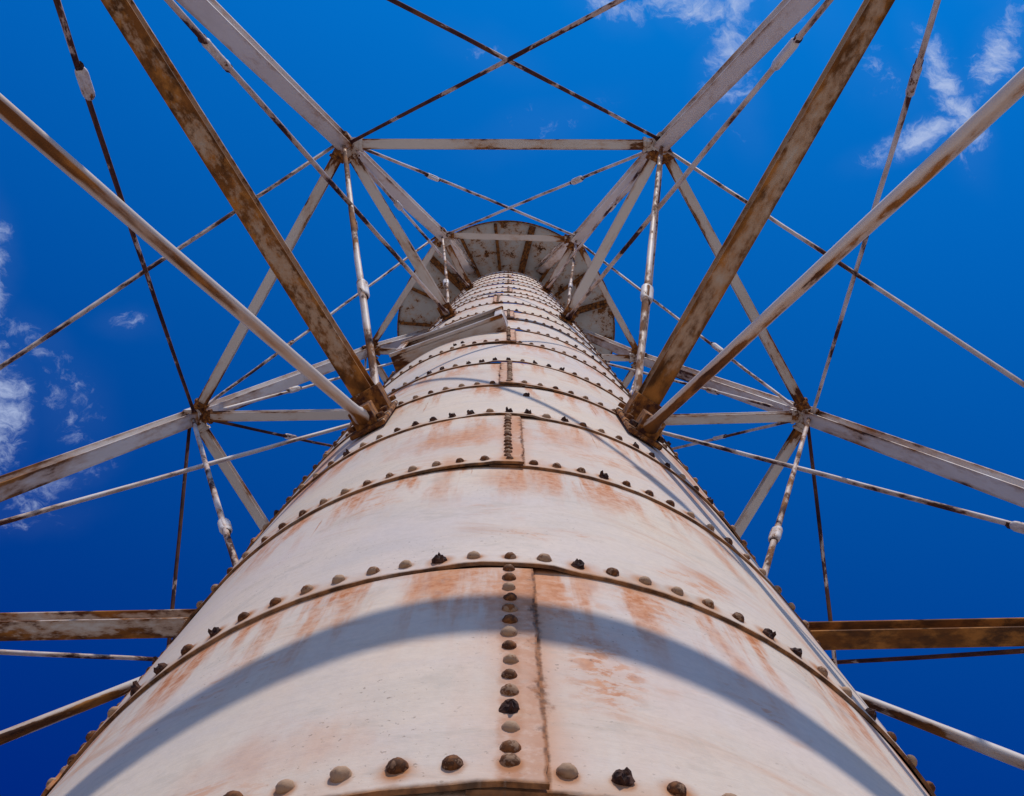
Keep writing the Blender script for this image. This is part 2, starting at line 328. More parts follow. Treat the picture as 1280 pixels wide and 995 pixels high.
MAT['wood'] = flat_noise('brown_sash', (.22, .12, .07), (.32, .20, .13), 25, .7)

# ------------------------------------------------------------------ object helpers
def link(name, me, parent=None, mat=None, label=None, kind=None):
    o = bpy.data.objects.new(name, me); col.objects.link(o)
    if parent: o.parent = parent
    if mat and not me.materials: me.materials.append(MAT[mat])
    if label: o['label'] = label
    if kind: o['kind'] = kind
    return o
def bm_mesh(bm, name, smooth=False):
    me = bpy.data.meshes.new(name); bmesh.ops.recalc_face_normals(bm, faces=bm.faces) if not bm.faces.layers.int.get('keep') else None
    bm.to_mesh(me); bm.free()
    if smooth:
        for p in me.polygons: p.use_smooth = True
    return me
def end_uv(me, L):
    """uv = distance from the two ends of a member that lies along local x"""
    uv = me.uv_layers.new(name='UVMap')
    for l in me.loops:
        x = me.vertices[l.vertex_index].co.x; uv.data[l.index].uv = (x, L-x)
def frame(p, q, up=Vector((0, 0, 1))):
    x = (q-p).normalized(); y = up.cross(x)
    if y.length < 1e-4: y = Vector((0, 1, 0)).cross(x)
    y.normalize(); z = x.cross(y)
    m = Matrix((x, y, z)).transposed().to_4x4(); m.translation = p
    return m
def extrude_section(sec, L, name, n=1, smooth=False, wob=0.0):
    """closed section (y,z) swept along x from 0 to L"""
    bm = bmesh.new(); rings = []
    for i in range(n+1):
        x = L*i/n
        oy, oz = (R.uniform(-wob, wob), R.uniform(-wob, wob)) if 0 < i < n else (0, 0)
        rings.append([bm.verts.new((x, a+oy, b_+oz)) for a, b_ in sec])
    k = len(sec)
    for i in range(n):
        for j in range(k):
            bm.faces.new((rings[i][j], rings[i][(j+1) % k], rings[i+1][(j+1) % k], rings[i+1][j]))
    bm.faces.new(rings[0]); bm.faces.new(rings[-1])
    me = bm_mesh(bm, name, False)
    if smooth:
        for p in me.polygons: p.use_smooth = len(p.vertices) == 4
    end_uv(me, L); return me
def ibeam_section(w, d, tf, tw):
    a, b, c = w/2, d/2, tw/2
    # short tapers where the flanges meet the web, as in rolled beams
    return [(-a, -b), (a, -b), (a, -b+tf), (c+.25*tf, -b+1.5*tf), (c, -b+2.6*tf), (c, b-2.6*tf), (c+.25*tf, b-1.5*tf), (a, b-tf), (a, b),
            (-a, b), (-a, b-tf), (-c-.25*tf, b-1.5*tf), (-c, b-2.6*tf), (-c, -b+2.6*tf), (-c-.25*tf, -b+1.5*tf), (-a, -b+tf)]
def ibeam(name, p, q, w, d, mat, parent, label=None, up=Vector((0, 0, 1)), trim=(0, 0)):
    ax = (q-p).normalized(); p = p+ax*trim[0]; q = q-ax*trim[1]
    L = (q-p).length
    me = extrude_section(ibeam_section(w, d, .075*d+.003, .07*w+.003), L, name, 6)
    o = link(name, me, parent, mat, label); o.matrix_world = frame(p, q, up); return o
def circ(r, n, ph=0.0): return [(r*math.cos(2*math.pi*i/n+ph), r*math.sin(2*math.pi*i/n+ph)) for i in range(n)]

UNIT_TB = {}
def turnbuckle_mesh(L, w):
    key = (round(L, 3), round(w, 3))
    if key in UNIT_TB: return UNIT_TB[key]
    bm = bmesh.new(); n = 16; rings = []
    # open-bodied sleeve: two fat side bars with a groove between, closed and narrowed at both ends
    for x, s, g in ((0, .40, 0), (.03, .66, 0), (.11, .92, .15), (.20, 1.0, .42), (.80, 1.0, .42), (.89, .92, .15), (.97, .66, 0), (1, .40, 0)):
        ring = []
        for i in range(n):
            a = 2*math.pi*i/n
            r = w/2*s*(1-g*(1-abs(math.cos(a))**.8))
            ring.append(bm.verts.new((x*L, r*math.cos(a), r*.86*math.sin(a))))
        rings.append(ring)
    for i in range(len(rings)-1):
        for j in range(n): bm.faces.new((rings[i][j], rings[i][(j+1) % n], rings[i+1][(j+1) % n], rings[i+1][j]))
    bm.faces.new(rings[0]); bm.faces.new(rings[-1])
    me = bm_mesh(bm, 'turnbuckle', True); end_uv(me, L); me.materials.append(MAT['turnbuckle'])
    UNIT_TB[key] = me; return me
HEX = {}
def hexnut_mesh(r, h, mat='corroded'):
    key = (round(r, 4), round(h, 4), mat)
    if key not in HEX:
        bm = bmesh.new(); rings = []
        for x, s in ((0, 1), (.75, 1), (1, .82)):
            rings.append([bm.verts.new((x*h, s*a, s*b)) for a, b in circ(r, 6)])
        for i in range(2):
            for j in range(6): bm.faces.new((rings[i][j], rings[i][(j+1) % 6], rings[i+1][(j+1) % 6], rings[i+1][j]))
        bm.faces.new(rings[0]); bm.faces.new(rings[-1])
        me = bm_mesh(bm, 'nut'); end_uv(me, h); me.materials.append(MAT[mat]); HEX[key] = me
    return HEX[key]
def rod(name, p, q, dia, mat, parent, tb=None, label=None, side=Vector((0, 0, 1)), tbsize=(.26, .078), tblabel=None):
    L = (q-p).length; r = dia/2
    # rod with forged eye swellings at both ends
    by, bz = R.uniform(-.014, .014), R.uniform(-.018, .006)
    n = 12; bm = bmesh.new(); rings = []
    prof = [(0, r*1.5), (.07, r*1.6), (.13, r*1.05)]
    k = 14
    for i in range(k+1): prof.append((.2+(L-.4)*i/k, r*R.uniform(.95, 1.05)))
    prof += [(L-.13, r*1.05), (L-.07, r*1.6), (L, r*1.5)]
    for x, rr in prof:
        w = .0022 if .3 < x < L-.3 else 0
        bow = math.sin(math.pi*x/L)
        oy, oz = R.uniform(-w, w)+bow*by, R.uniform(-w, w)+bow*bz
        rings.append([bm.verts.new((x, a+oy, b+oz)) for a, b in circ(rr, n)])
    for i in range(len(rings)-1):
        for j in range(n): bm.faces.new((rings[i][j], rings[i][(j+1) % n], rings[i+1][(j+1) % n], rings[i+1][j]))
    bm.faces.new(rings[0]); bm.faces.new(rings[-1])
    me = bm_mesh(bm, name, True); end_uv(me, L)
    side = Vector((0, 0, 1)) if abs((q-p).normalized().z) < .999 else side
    o = link(name, me, parent, mat, label); o.matrix_world = frame(p, q, side)
    if tb is not None:
        TL, TW = tbsize
        b = link('turnbuckle', turnbuckle_mesh(TL, TW), o, None, tblabel)
        b.matrix_parent_inverse = Matrix.Identity(4); b.location = (L*tb-TL/2, 0, 0); b.rotation_euler = (R.uniform(0, 3.1), 0, 0)
        nm = hexnut_mesh(TW*.33, .035)
        for x in (L*tb-TL/2-.030, L*tb+TL/2-.006)[:2 if R.random() < .5 else 1]:
            nn = link('lock_nut', nm, o); nn.location = (x, 0, 0); nn.rotation_euler = (R.uniform(0, 1), 0, 0)
    return o
def box_bm(bm, M, sx, sy, sz):
    r = bmesh.ops.create_cube(bm, size=1.0); 
    bmesh.ops.transform(bm, matrix=M @ Matrix.Diagonal((sx, sy, sz, 1)), verts=r['verts']); return r['verts']
def box_obj(name, M, sx, sy, sz, mat, parent, label=None, bevel=.004):
    """box centred on M's origin; uv measured along its local x"""
    bm = bmesh.new(); box_bm(bm, Matrix.Identity(4), sx, sy, sz)
    if bevel: bmesh.ops.bevel(bm, geom=bm.edges[:], offset=bevel, segments=1, affect='EDGES')
    me = bm_mesh(bm, name)
    uv = me.uv_layers.new(name='UVMap')
    for l in me.loops:
        x = me.vertices[l.vertex_index].co.x; uv.data[l.index].uv = (x+sx/2, sx/2-x)
    o = link(name, me, parent, mat, label)
    o.matrix_world = M; return o

# ------------------------------------------------------------------ ground
bm = bmesh.new(); bmesh.ops.create_grid(bm, x_segments=40, y_segments=40, size=1500)
for v in bm.verts:
    r_ = math.hypot(v.co.x, v.co.y)
    v.co.z = 0 if r_ < 60 else (math.sin(v.co.x*.013)*math.cos(v.co.y*.011)*1.2)
g = link('ground', bm_mesh(bm, 'ground'), None, 'ground', 'pale sandy ground round the foot of the lighthouse', 'structure')

# ------------------------------------------------------------------ the lighthouse: one thing
LH = bpy.data.objects.new('skeleton_lighthouse', None); col.objects.link(LH)
LH['label'] = 'tall white iron skeleton lighthouse with rusty riveted central column, braced legs and round gallery'
LH['category'] = 'lighthouse'
LH.empty_display_size = 1

KEYS = {'R': 0, 'BR': 60, 'BL': 120, 'L': 180, 'TL': 240, 'TR': 300}
ORDER = ['R', 'BR', 'BL', 'L', 'TL', 'TR']
AZ0, DL = -0.00885, 0.03747
hL, hA, hB, hC, hF = 4.085, 9.114, 13.979, 17.48, -1.0
def Rh(h): return 2.734-0.18537*(h-9.1144)
def pol(k, r, h, off=0.0):
    a = rad(KEYS[k])+AZ0+off; return V(r*math.cos(a), r*math.sin(a), h)
NODE = {}
for k in ORDER:
    for lv, h in (('F', hF), ('L', hL), ('A', hA), ('B', hB), ('C', hC)):
        NODE[k, lv] = pol(k, Rh(h), h)
for k, x, y in (('TL', -.845, -1.592), ('TR', .930, -1.548), ('L', -1.852, -.045), ('R', 1.829, .040)): NODE[k, 'B'] = V(x, y, hB)
for k, x, y in (('L', -2.754, .006), ('TL', -1.370, -2.364), ('TR', 1.330, -2.370), ('R', 2.704, -.022)): NODE[k, 'A'] = V(x, y, hA)
def CY(k, h, r=1.03): return pol(k, r, h, DL)

# ---- shell of riveted plates
seams = [-1.0, -.47, .30, 1.058, 1.837, 2.685, 3.45, 4.169, 4.919, 5.83, 6.657, 7.491, 8.25, 9.27, 10.377, 10.957, 11.9, 12.9, 13.85, 14.8, 15.7, 16.6, 17.5]
T = .0068                     # plate thickness, shell radii
DT = 360/98.0; TH0 = -88.14
camP = V(.028, -1.609, 0)
def step_over(i, th, zf):
    """a plate steps over the doubled lap of the course underneath"""
    out = 0.0
    for e_, s_e in seam_ends.get(i-1, []):
        q = ((th-e_+180) % 360-180)*s_e
        if -12 < q < 5:
            k = min(1, (q+12)/6.0, max(0, (5-q)/3.6)); out += T*1.15*max(0, 1-zf*6)*k*k*(3-2*k)
    return out
def plate(i, th0, th1, flip):
    """one rolled plate: course i from angle th0 to th1 (deg), lapped over its neighbour; outer lap end at th0 (flip: at th1)"""
    lo, hi = seams[i], seams[i+1]
    zb, zt = lo, hi+.045
    nz = 8; step = 1.5; nt = max(4, int(round((th1-th0)/step)))
    rr = random.Random(i*31+int(th0*7))
    bm = bmesh.new(); uva = bm.loops.layers.uv.new('arc'); uvs = bm.loops.layers.uv.new('seam'); uvo = bm.loops.layers.uv.new('other')
    lapdeg = 5.2
    outer, inner = {}, {}
    info = {}
    zs = [0, .02, .06]+[.06+.875*q/9 for q in range(1, 10)]+[.95, 1.0]
    if i in (3, 5, 7): zs = [0, .015, .03, .06]+[.06+.875*q/34 for q in range(1, 35)]+[.95, 1.0]
    below_ends = seam_ends.get(i-1, [])
    wig = [0.0]
    for _ in zs: wig.append(wig[-1]*.75+rr.uniform(-.17, .17))
    for side in (0, 1):
        for a in range(nt+1):
            th = th0+(th1-th0)*a/nt
            fr = a/nt if not flip else 1-a/nt
            lapin = T*1.15*(lambda q: q*q*(3-2*q))(max(0.0, 1-fr*(th1-th0)/26.0))  ; lapin0 = lapin
                             # lifts off over the neighbour near its outer end
            edge = (a == 0 or a == nt)
            for b_, zf in enumerate(zs):
                h = zb+(zt-zb)*zf
                lapin = lapin0*(1.0 if zf < .94 else .1)
                r = 1.0 + T*1.12*(1-zf) + lapin - (T if side else 0)
                r += step_over(i, th, zf)
                # the lap gapes a little where three plates meet
                if fr*(th1-th0) < 5: r += .003*(1-zf)**6
                dth = wig[b_] if edge and 0 < b_ < len(zs)-1 else 0
                dh = rr.uniform(-.0016, .0016) if b_ == 0 else 0
                if side and (edge or b_ == 0): dth, dh = info[a, b_]
                if not side: info[a, b_] = (dth, dh)
                t_ = rad(th+dth)
                p = Vector((r*math.cos(t_)*S, r*math.sin(t_)*S, (h+dh+GZ)*S))
                v = bm.verts.new(p); (inner if side else outer)[a, b_] = v
    uvd = {}
    sx0 = th0 if not flip else th1
    for (a, b_), v in list(outer.items())+list(inner.items()):
        th = th0+(th1-th0)*a/nt; h = zb+(zt-zb)*zs[b_]
        dd = [(th-sx0)*math.pi/180*S]
        other = (th-(th1-lapdeg) if not flip else th-(th0+lapdeg))*math.pi/180*S
        uvd[v] = (((th-TH0)*math.pi/180*S, (h-lo)*S), (dd[0], (hi-h)*S), (other, 0))
    def face(vs):
        f = bm.faces.new(vs)
        for l in f.loops:
            l[uva].uv, l[uvs].uv, l[uvo].uv = uvd[l.vert]
        return f
    nb = len(zs)-1
    for a in range(nt):
        for b_ in range(nb):
            face((outer[a, b_], outer[a+1, b_], outer[a+1, b_+1], outer[a, b_+1])).smooth = True
            face((inner[a, b_+1], inner[a+1, b_+1], inner[a+1, b_], inner[a, b_])).smooth = True
        face((outer[a, 0], inner[a, 0], inner[a+1, 0], outer[a+1, 0]))
        face((outer[a+1, nb], inner[a+1, nb], inner[a, nb], outer[a, nb]))
    for b_ in range(nb):
        face((outer[0, b_+1], inner[0, b_+1], inner[0, b_], outer[0, b_]))
        face((outer[nt, b_], inner[nt, b_], inner[nt, b_+1], outer[nt, b_+1]))
    # sharp rim edges
    for e in bm.edges:
        if len(e.link_faces) == 2 and e.link_faces[0].normal.angle(e.link_faces[1].normal, 0) > .6: e.smooth = False
    bm.faces.ensure_lookup_table()
    me = bpy.data.meshes.new('shell_plate'); bm.normal_update()
    for e in bm.edges:
        if len(e.link_faces) == 2 and e.link_faces[0].normal.angle(e.link_faces[1].normal, 0) > .6: e.smooth = False
    bm.to_mesh(me); bm.free()
    return link('shell_plate', me, LH, 'shell')

# rivet meshes
def dome_mesh(seed, r=.0122*S, hgt=.0104*S, jag=0.0):
    rr = random.Random(seed); bm = bmesh.new(); n = 12; rings = []
    for s, z in ((1.0, -.1), (1.0, .16), (.90, .46), (.66, .78), (.34, .96)):
        ring = []
        for i in range(n):
            a = 2*math.pi*i/n
            k = 1+rr.uniform(-.05, .05)
            if rr.random() < jag: k *= rr.uniform(.72, 1.0)
            ring.append(bm.verts.new((r*s*k*math.cos(a), r*s*k*math.sin(a), hgt*(z+(rr.uniform(-.05, .05) if z > 0 else 0)))))
        rings.append(ring)
    top = bm.verts.new((0, 0, hgt))
    for i in range(len(rings)-1):
        for j in range(n): bm.faces.new((rings[i][j], rings[i][(j+1) % n], rings[i+1][(j+1) % n], rings[i+1][j]))
    for j in range(n): bm.faces.new((rings[-1][j], rings[-1][(j+1) % n], top))
    me = bm_mesh(bm, 'rivet', True); me.materials.append(MAT['rivet']); return me
def eaten_mesh(seed, r=.0125*S):
    """rivet head burst open by corrosion: a lump with part of the head gone and a few flakes standing up"""
    rr = random.Random(seed); bm = bmesh.new(); n = 14; rings = []
    tilt = rr.uniform(0, 6.28); fl = [rr.uniform(0, 6.28) for _ in range(rr.choice((1, 2, 3)))]
    for s, z in ((1.05, -.1), (1.0, .25), (.86, .6), (.58, .85), (.25, .95)):
        ring = []
        for i in range(n):
            a = 2*math.pi*i/n
            k = rr.uniform(.82, 1.14); zz = z*(1-.40*(1+math.cos(a-tilt))/2)+(rr.uniform(-.12, .14) if z > 0 else 0)
            if .3 < z < .9:
                for f in fl:
                    if abs((a-f+3.14) % 6.28-3.14) < .32: zz += rr.uniform(.15, .5)*(.5+z*.5); k *= 1.08
            ring.append(bm.verts.new((r*s*k*math.cos(a), r*s*k*math.sin(a), r*zz)))
        rings.append(ring)
    for i in range(len(rings)-1):
        for j in range(n): bm.faces.new((rings[i][j], rings[i][(j+1) % n], rings[i+1][(j+1) % n], rings[i+1][j]))
    bm.faces.new(rings[-1])
    me = bm_mesh(bm, 'rivet'); me.materials.append(MAT['corroded']); return me
DOMES = [dome_mesh(i, jag=.0 if i < 4 else .22) for i in range(8)]
BIG = [dome_mesh(20+i, .0150*S, .0115*S, .15) for i in range(2)]
EATEN = [eaten_mesh(40+i) for i in range(8)]

def plan(i):
    front = {3: -85.72, 5: -85.9, 7: -90.3, 13: -96.1}
    flip = i not in (7, 13)
    if i % 2 == 0: starts = [-146.2, -26.2, 93.8]
    else:
        f0 = front.get(i, -88.14+2.4)
        starts = [f0, f0+120, f0-120]
    return starts, flip
seam_ends = {}  # course -> [(angle of the outer lap end, +1 if the outer plate lies on the smaller-angle side)]
for i in range(len(seams)-1):
    st_, fl_ = plan(i); seam_ends[i] = [(a, 1 if fl_ else -1) for a in st_]
plates = []     # (course, th0, th1, object)
for i in range(len(seams)-1):
    starts, flip = plan(i)
    for s0 in starts:
        if flip: a0, a1 = s0-120-5.2, s0            # outer lap end at a1
        else: a0, a1 = s0, s0+120+5.2
        po = plate(i, a0, a1, flip)
        plates.append([i, a0, a1, flip, po])
for i, a0, a1, flip, po in plates:
    mid = (a0+a1)/2
    if i == 3 and -160 < mid < -130: po['label'] = 'nearest plate left of the front seam, with the ragged lap edge'
    if i == 3 and -60 < mid < 0: po['label'] = 'nearest plate right of the front seam, with an orange rust patch'

def norm(a):
    while a > 90: a -= 360
    while a <= -270: a += 360
    return a
riv = []        # (dist, matrix, mesh, course, theta)
EAT_AT = {(4, -2), (4, 2), (4, 8), (4, 9), (4, -9), (4, -11), (4, -12), (6, -5), (6, -4), (6, -3), (6, -2), (6, 0), (6, 1), (6, 3), (6, 7), (6, 8), (6, 9), (3, 2), (8, -6), (8, -5), (8, -3), (8, -2), (8, -1), (8, 0), (8, 2), (8, 3), (8, 4), (6, -9)}
BIG_AT = {(4, 1), (6, 2)}
def surf_r(i, h):
    lo, hi = seams[i], seams[i+1]+.045
    return 1.0+T*1.12*(1-(h-lo)/(hi-lo))
def lap_lift(i, th):
    out = 0.0
    for e_, s_e in seam_ends.get(i, []):
        q = ((e_-th+180) % 360-180)*s_e
        if 0 <= q < 26: f = 1-q/26; out = max(out, T*1.15*f*f*(3-2*f))
    return out
def add_rivet(i, th, h, key=None, lift=0.0):
    if not lift: lift = lap_lift(i, th)
    r = surf_r(i, h)+lift+step_over(i, th, (h-seams[i])/(seams[i+1]+.045-seams[i]))
    t_ = rad(th)
    z = Vector((math.cos(t_), math.sin(t_), 0)); p = Vector((r*z.x*S, r*z.y*S, (h+GZ)*S))
    rr = random.Random(hash((i, round(th, 2), round(h, 3))) & 0xffffff)
    if key in EAT_AT: me = rr.choice(EATEN)
    elif key in BIG_AT: me = rr.choice(BIG)
    elif i in (4, 6, 8, 10, 12) and rr.random() < .12: me = rr.choice(EATEN)
    elif rr.random() < .02: me = rr.choice(EATEN)
    else: me = rr.choice(DOMES)
    y = Vector((0, 0, 1)); x = y.cross(z)
    M = Matrix((x, y, z)).transposed().to_4x4() @ Matrix.Rotation(rr.uniform(0, 6.28), 4, 'Z') @ Matrix.Diagonal((rr.uniform(.92, 1.1),)*3+(1,))
    M.translation = p
    vis = z.dot((camP-p).normalized())
    d = (camP-p).length
    riv.append((d if vis > -.12 and h > .9 else 1000+d, M, me, i, th))
for i in range(1, len(seams)-1):
    for k in range(98):
        th = norm(TH0+k*DT)
        kk = k if k < 49 else k-98
        add_rivet(i, TH0+kk*DT+R.uniform(-.10, .10), seams[i]+(.046 if i == 3 else .038)+R.uniform(-.002, .002), (i, kk))
done = set()
for i, a0, a1, flip, po in plates:
    if i < 1: continue
    e = a1 if flip else a0
    th = e-2.42 if flip else e+2.42
    lo, hi = seams[i]+.080, seams[i+1]-.018
    n = max(6, int(round((hi-lo)/.0475)))
    for k in range(n):
        add_rivet(i, th+R.uniform(-.08, .08), lo+(hi-lo)*k/(n-1), None, T*1.0)
add_rivet(6, -84.3, 3.93, (3, 2)); add_rivet(9, -103.5, 6.05, (3, 2)); add_rivet(9, -106.0, 6.02, (3, 2))
riv.sort(key=lambda a: a[0])
def owner(i, th):
    for c in plates:
        if c[0] == i:
            for s_ in (-360, 0, 360):
                if c[1]+2 <= th+s_ <= c[2]: return c[4]
    return LH
for d, M, me, i, th in riv[:300]:
    o = bpy.data.objects.new('rivet', me); col.objects.link(o); o.parent = owner(i, th); o.matrix_world = M
rest = bmesh.new()
vco, faces, mats = [], [], []
for d, M, me, i, th in riv[300:]:
    b0 = len(vco); vco.extend([M @ v.co for v in me.vertices])
    mi = 1 if me in EATEN else 0
    for p in me.polygons: faces.append([b0+v for v in p.vertices]); mats.append(mi)
me = bpy.data.meshes.new('rivet_rows'); me.from_pydata(vco, [], faces); me.materials.append(MAT['rivet']); me.materials.append(MAT['corroded'])
for p, mi in zip(me.polygons, mats): p.material_index = mi; p.use_smooth = mi == 0
link('rivet_rows', me, LH, None, None, 'stuff')
rest.free()

# ---- legs and their joint castings
LEGW, LEGD = .118*S, .145*S
def mid(p, q, f=.5): return p+(q-p)*f
for k in ORDER:
    for lo, hi in (('F', 'L'), ('L', 'A'), ('A', 'B'), ('B', 'C')):
        ibeam('leg', NODE[k, lo], NODE[k, hi], LEGW, LEGD, 'leg', LH)
def casting(k, lv, targets):
    c = NODE[k, lv]
    below = {'L': 'F', 'A': 'L', 'B': 'A'}[lv]
    ax = (c-NODE[k, below]).normalized()
    M = frame(c-ax*.11*S, c+ax*.11*S)
    w = LEGD*1.03
    sec = [(-w/2, -w/2+.02), (-w/2+.02, -w/2), (w/2-.02, -w/2), (w/2, -w/2+.02), (w/2, w/2-.02), (w/2-.02, w/2), (-w/2+.02, w/2), (-w/2, w/2-.02)]
    me = extrude_section(sec, .15*S, 'joint_casting', 1)
    o = link('joint_casting', me, LH, 'casting'); o.matrix_world = frame(c-ax*.075*S, c+ax*.1*S)
    bpy.context.view_layer.update()
    inv = o.matrix_world.inverted()
    for ti_, tg in enumerate(targets):
        d = (tg-c).normalized()
        a = c+d*.05*S; b = c+d*.155*S
        s = .054*S
        sec = [(y*s/.054*.9, z*s/.054*.9) for y, z in circ(.050*S, 8, math.pi/8)]
        L = (b-a).length
        bm = bmesh.new(); rings = []
        for x, sc_ in ((0, 1.0), (.72*L, 1.0), (.78*L, 1.18), (L, 1.18)):
            rings.append([bm.verts.new((x, y*sc_, z*sc_)) for y, z in sec])
        for i_ in range(3):
            for j in range(8): bm.faces.new((rings[i_][j], rings[i_][(j+1) % 8], rings[i_+1][(j+1) % 8], rings[i_+1][j]))
        bm.faces.new(rings[0]); bm.faces.new(rings[-1])
        me = bm_mesh(bm, 'socket'); end_uv(me, L)
        so_ = link('socket', me, o, 'bracket' if (ti_ + ORDER.index(k)) % 2 else 'casting'); so_.matrix_parent_inverse = inv; so_.matrix_basis = frame(a, b)
    # through bolts on the inward flange
    up = M.to_3x3() @ Vector((0, 0, 1)); sd_ = M.to_3x3() @ Vector((0, 1, 0))
    for u_ in (-.045, .045):
        for v_ in (-.035, .035):
            q = c+ax*u_*S+sd_*v_*S-up*(w/2)
            nm = link('bolt', hexnut_mesh(.013*S, .011*S, 'casting'), o); nm.matrix_parent_inverse = inv; nm.matrix_basis = frame(q, q-up)
for lv, hh in (('L', hL), ('A', hA), ('B', hB)):
    for i, k in enumerate(ORDER):
        nx, pv = ORDER[(i+1) % 6], ORDER[(i-1) % 6]
        casting(k, lv, [NODE[nx, lv], NODE[pv, lv], CY(k, hh)])

# ---- horizontal struts: ring and spokes
BW = {'L': .088*S, 'A': .086*S, 'B': .084*S}
for lv, hh in (('L', hL), ('A', hA), ('B', hB)):
    for i, k in enumerate(ORDER):
        nx = ORDER[(i+1) % 6]
        mt = 'beam_worn' if lv != 'L' else 'beam_mid'
        ibeam('ring_strut', NODE[k, lv], NODE[nx, lv], BW[lv]*.95, BW[lv]*.95, mt, LH, trim=(.13*S, .13*S))
        mt = 'beam_worn'
        lab = None
        if lv == 'L':
            mt = {'TL': 'beam_rusty', 'TR': 'beam_patchy', 'R': 'beam_brown', 'L': 'beam_mid'}.get(k, 'beam_mid')
            lab = {'TL': 'heavily rusted spoke beam rising to the upper left', 'TR': 'heavily rusted spoke beam rising to the upper right',
                   'R': 'dark brown rusted spoke beam at the right edge', 'L': 'white and rust mottled spoke beam at the left edge'}.get(k)
        ibeam('radial_strut', CY(k, hh), NODE[k, lv], BW[lv]*.94, BW[lv]*1.2, mt, LH, lab, trim=(.03*S, .13*S))

# ---- tie rods in the faces (each pair crosses, one rod passing inside the other) 
def shift(p, out): # move away from the axis
    v = Vector((p.x, p.y, 0)).normalized(); return p+v*out*S
def face_rods(lo, hi, dia, tb, tbsize, mat='rod'):
    for i, k in enumerate(ORDER):
        nx = ORDER[(i+1) % 6]
        for a, b, o_ in ((k, nx, .035), (nx, k, -.01)):
            p, q = shift(NODE[a, lo], o_), shift(NODE[b, hi], o_)
            d = (q-p).normalized()
            dark_ = (lo, a, b) in {('L', 'TL', 'L'), ('L', 'TL', 'TR'), ('L', 'TR', 'TL'), ('L', 'BR', 'R'), ('L', 'R', 'BR'), ('L', 'BL', 'L'), ('A', 'L', 'BL')}
            rod('tie_rod', p+d*.07*S, q-d*.05*S, dia, 'rod_dark' if dark_ else mat, LH, tb+R.uniform(-.006, .006) if tb else None, tbsize=tbsize)
face_rods('L', 'A', .030*S, .250, (.235*S, .066*S))
face_rods('A', 'B', .029*S, .283, (.22*S, .062*S))
face_rods('F', 'L', .034*S, .25, (.24*S, .07*S))
for i, k in enumerate(ORDER):      # short crossed rods under the gallery
    nx = ORDER[(i+1) % 6]
    # ---- rods in the upright planes between a leg and the column
for k in ORDER:
    def cyl(h): return CY(k, h, 1.05)
    rod('tie_rod', NODE[k, 'L'], cyl(hA-.07), .033*S, 'rod', LH, .290, tbsize=(.25*S, .070*S), side=Vector((1, 0, 0)))
    rod('tie_rod', cyl(hL+.10), NODE[k, 'A']+Vector((0, 0, -.05*S)), .036*S, 'rod_rusty', LH, .275, tbsize=(.23*S, .072*S), side=Vector((1, 0, 0)))
    rod('tie_rod', NODE[k, 'A'], cyl(hB-.07), .030*S, 'rod', LH, .33, tbsize=(.22*S, .062*S), side=Vector((1, 0, 0)))
    rod('tie_rod', cyl(hA+.10), NODE[k, 'B']+Vector((0, 0, -.05*S)), .030*S, 'rod_rusty', LH, .30, tbsize=(.21*S, .062*S), side=Vector((1, 0, 0)))
    foot = pol(k, Rh(hF)-.05, hF+.25)
    top = CY(k, hL-.26, 1.04)
    lab = {'TL': 'thick brace pipe, white above and orange with rust beneath, rising to the left edge',
           'TR': 'thick brace pipe with brown rust patches rising to the right edge'}.get(k)
    rod('brace_pipe', top, foot, .043*S, {'TL': 'pipe_rusty', 'L': 'pipe_pale', 'R': 'pipe_pale'}.get(k, 'pipe'), LH, None, lab, side=Vector((1, 0, 0)))

# ---- brackets where spokes, rods and pipes meet the column
def column_bracket(k, h, sc_=1.0, with_pipe=False):
    a = rad(KEYS[k])+AZ0+DL
    o_ = Vector((math.cos(a), math.sin(a), 0)); tg = Vector((-o_.y, o_.x, 0)); up = Vector((0, 0, 1))
    c = CY(k, h, 1.02)
    M = Matrix((o_, tg, up)).transposed().to_4x4(); M.translation = c
    hh = .30*S*sc_ if not with_pipe else .46*S
    M0 = M.copy(); M0.translation = c-up*(.11*S if with_pipe else 0)
    b = box_obj('column_bracket', M0, .018*S, .145*S*sc_, hh, 'bracket', LH, None, .006)
    bpy.context.view_layer.update(); inv = b.matrix_world.inverted()
    def sub(name, M_, sx, sy, sz, mat='bracket'):
        q = box_obj(name, Matrix.Identity(4), sx, sy, sz, mat, b, None, .004); q.matrix_parent_inverse = inv; q.matrix_basis = M_
    for s_ in (-1, 1):       # two clip angles holding the beam
        M1 = M.copy(); M1.translation = c+o_*.06*S+tg*s_*.052*S*sc_
        sub('clip_angle', M1, .10*S, .014*S, .12*S*sc_)
    M1 = M.copy(); M1.translation = c+o_*.055*S-up*.066*S
    sub('seat_plate', M1, .12*S, .13*S*sc_, .016*S)
    if with_pipe:
        M1 = M.copy(); M1.translation = c+o_*.045*S-up*.26*S
        sub('pipe_socket', M1, .075*S, .085*S, .11*S)
    for s_ in (-1, 1):
        for u_ in (-.105, .10) if not with_pipe else (-.29, -.16, .10):
            q = c+o_*.015*S+tg*s_*.060*S*sc_+up*u_*S
            nm = link('bolt', hexnut_mesh(.017*S, .018*S, 'bracket' if R.random() < .6 else 'corroded'), b); nm.matrix_parent_inverse = inv; nm.matrix_basis = frame(q, q+o_)
for k in ORDER:
    column_bracket(k, hL, 1.0, True); column_bracket(k, hA, .9); column_bracket(k, hB, .85)

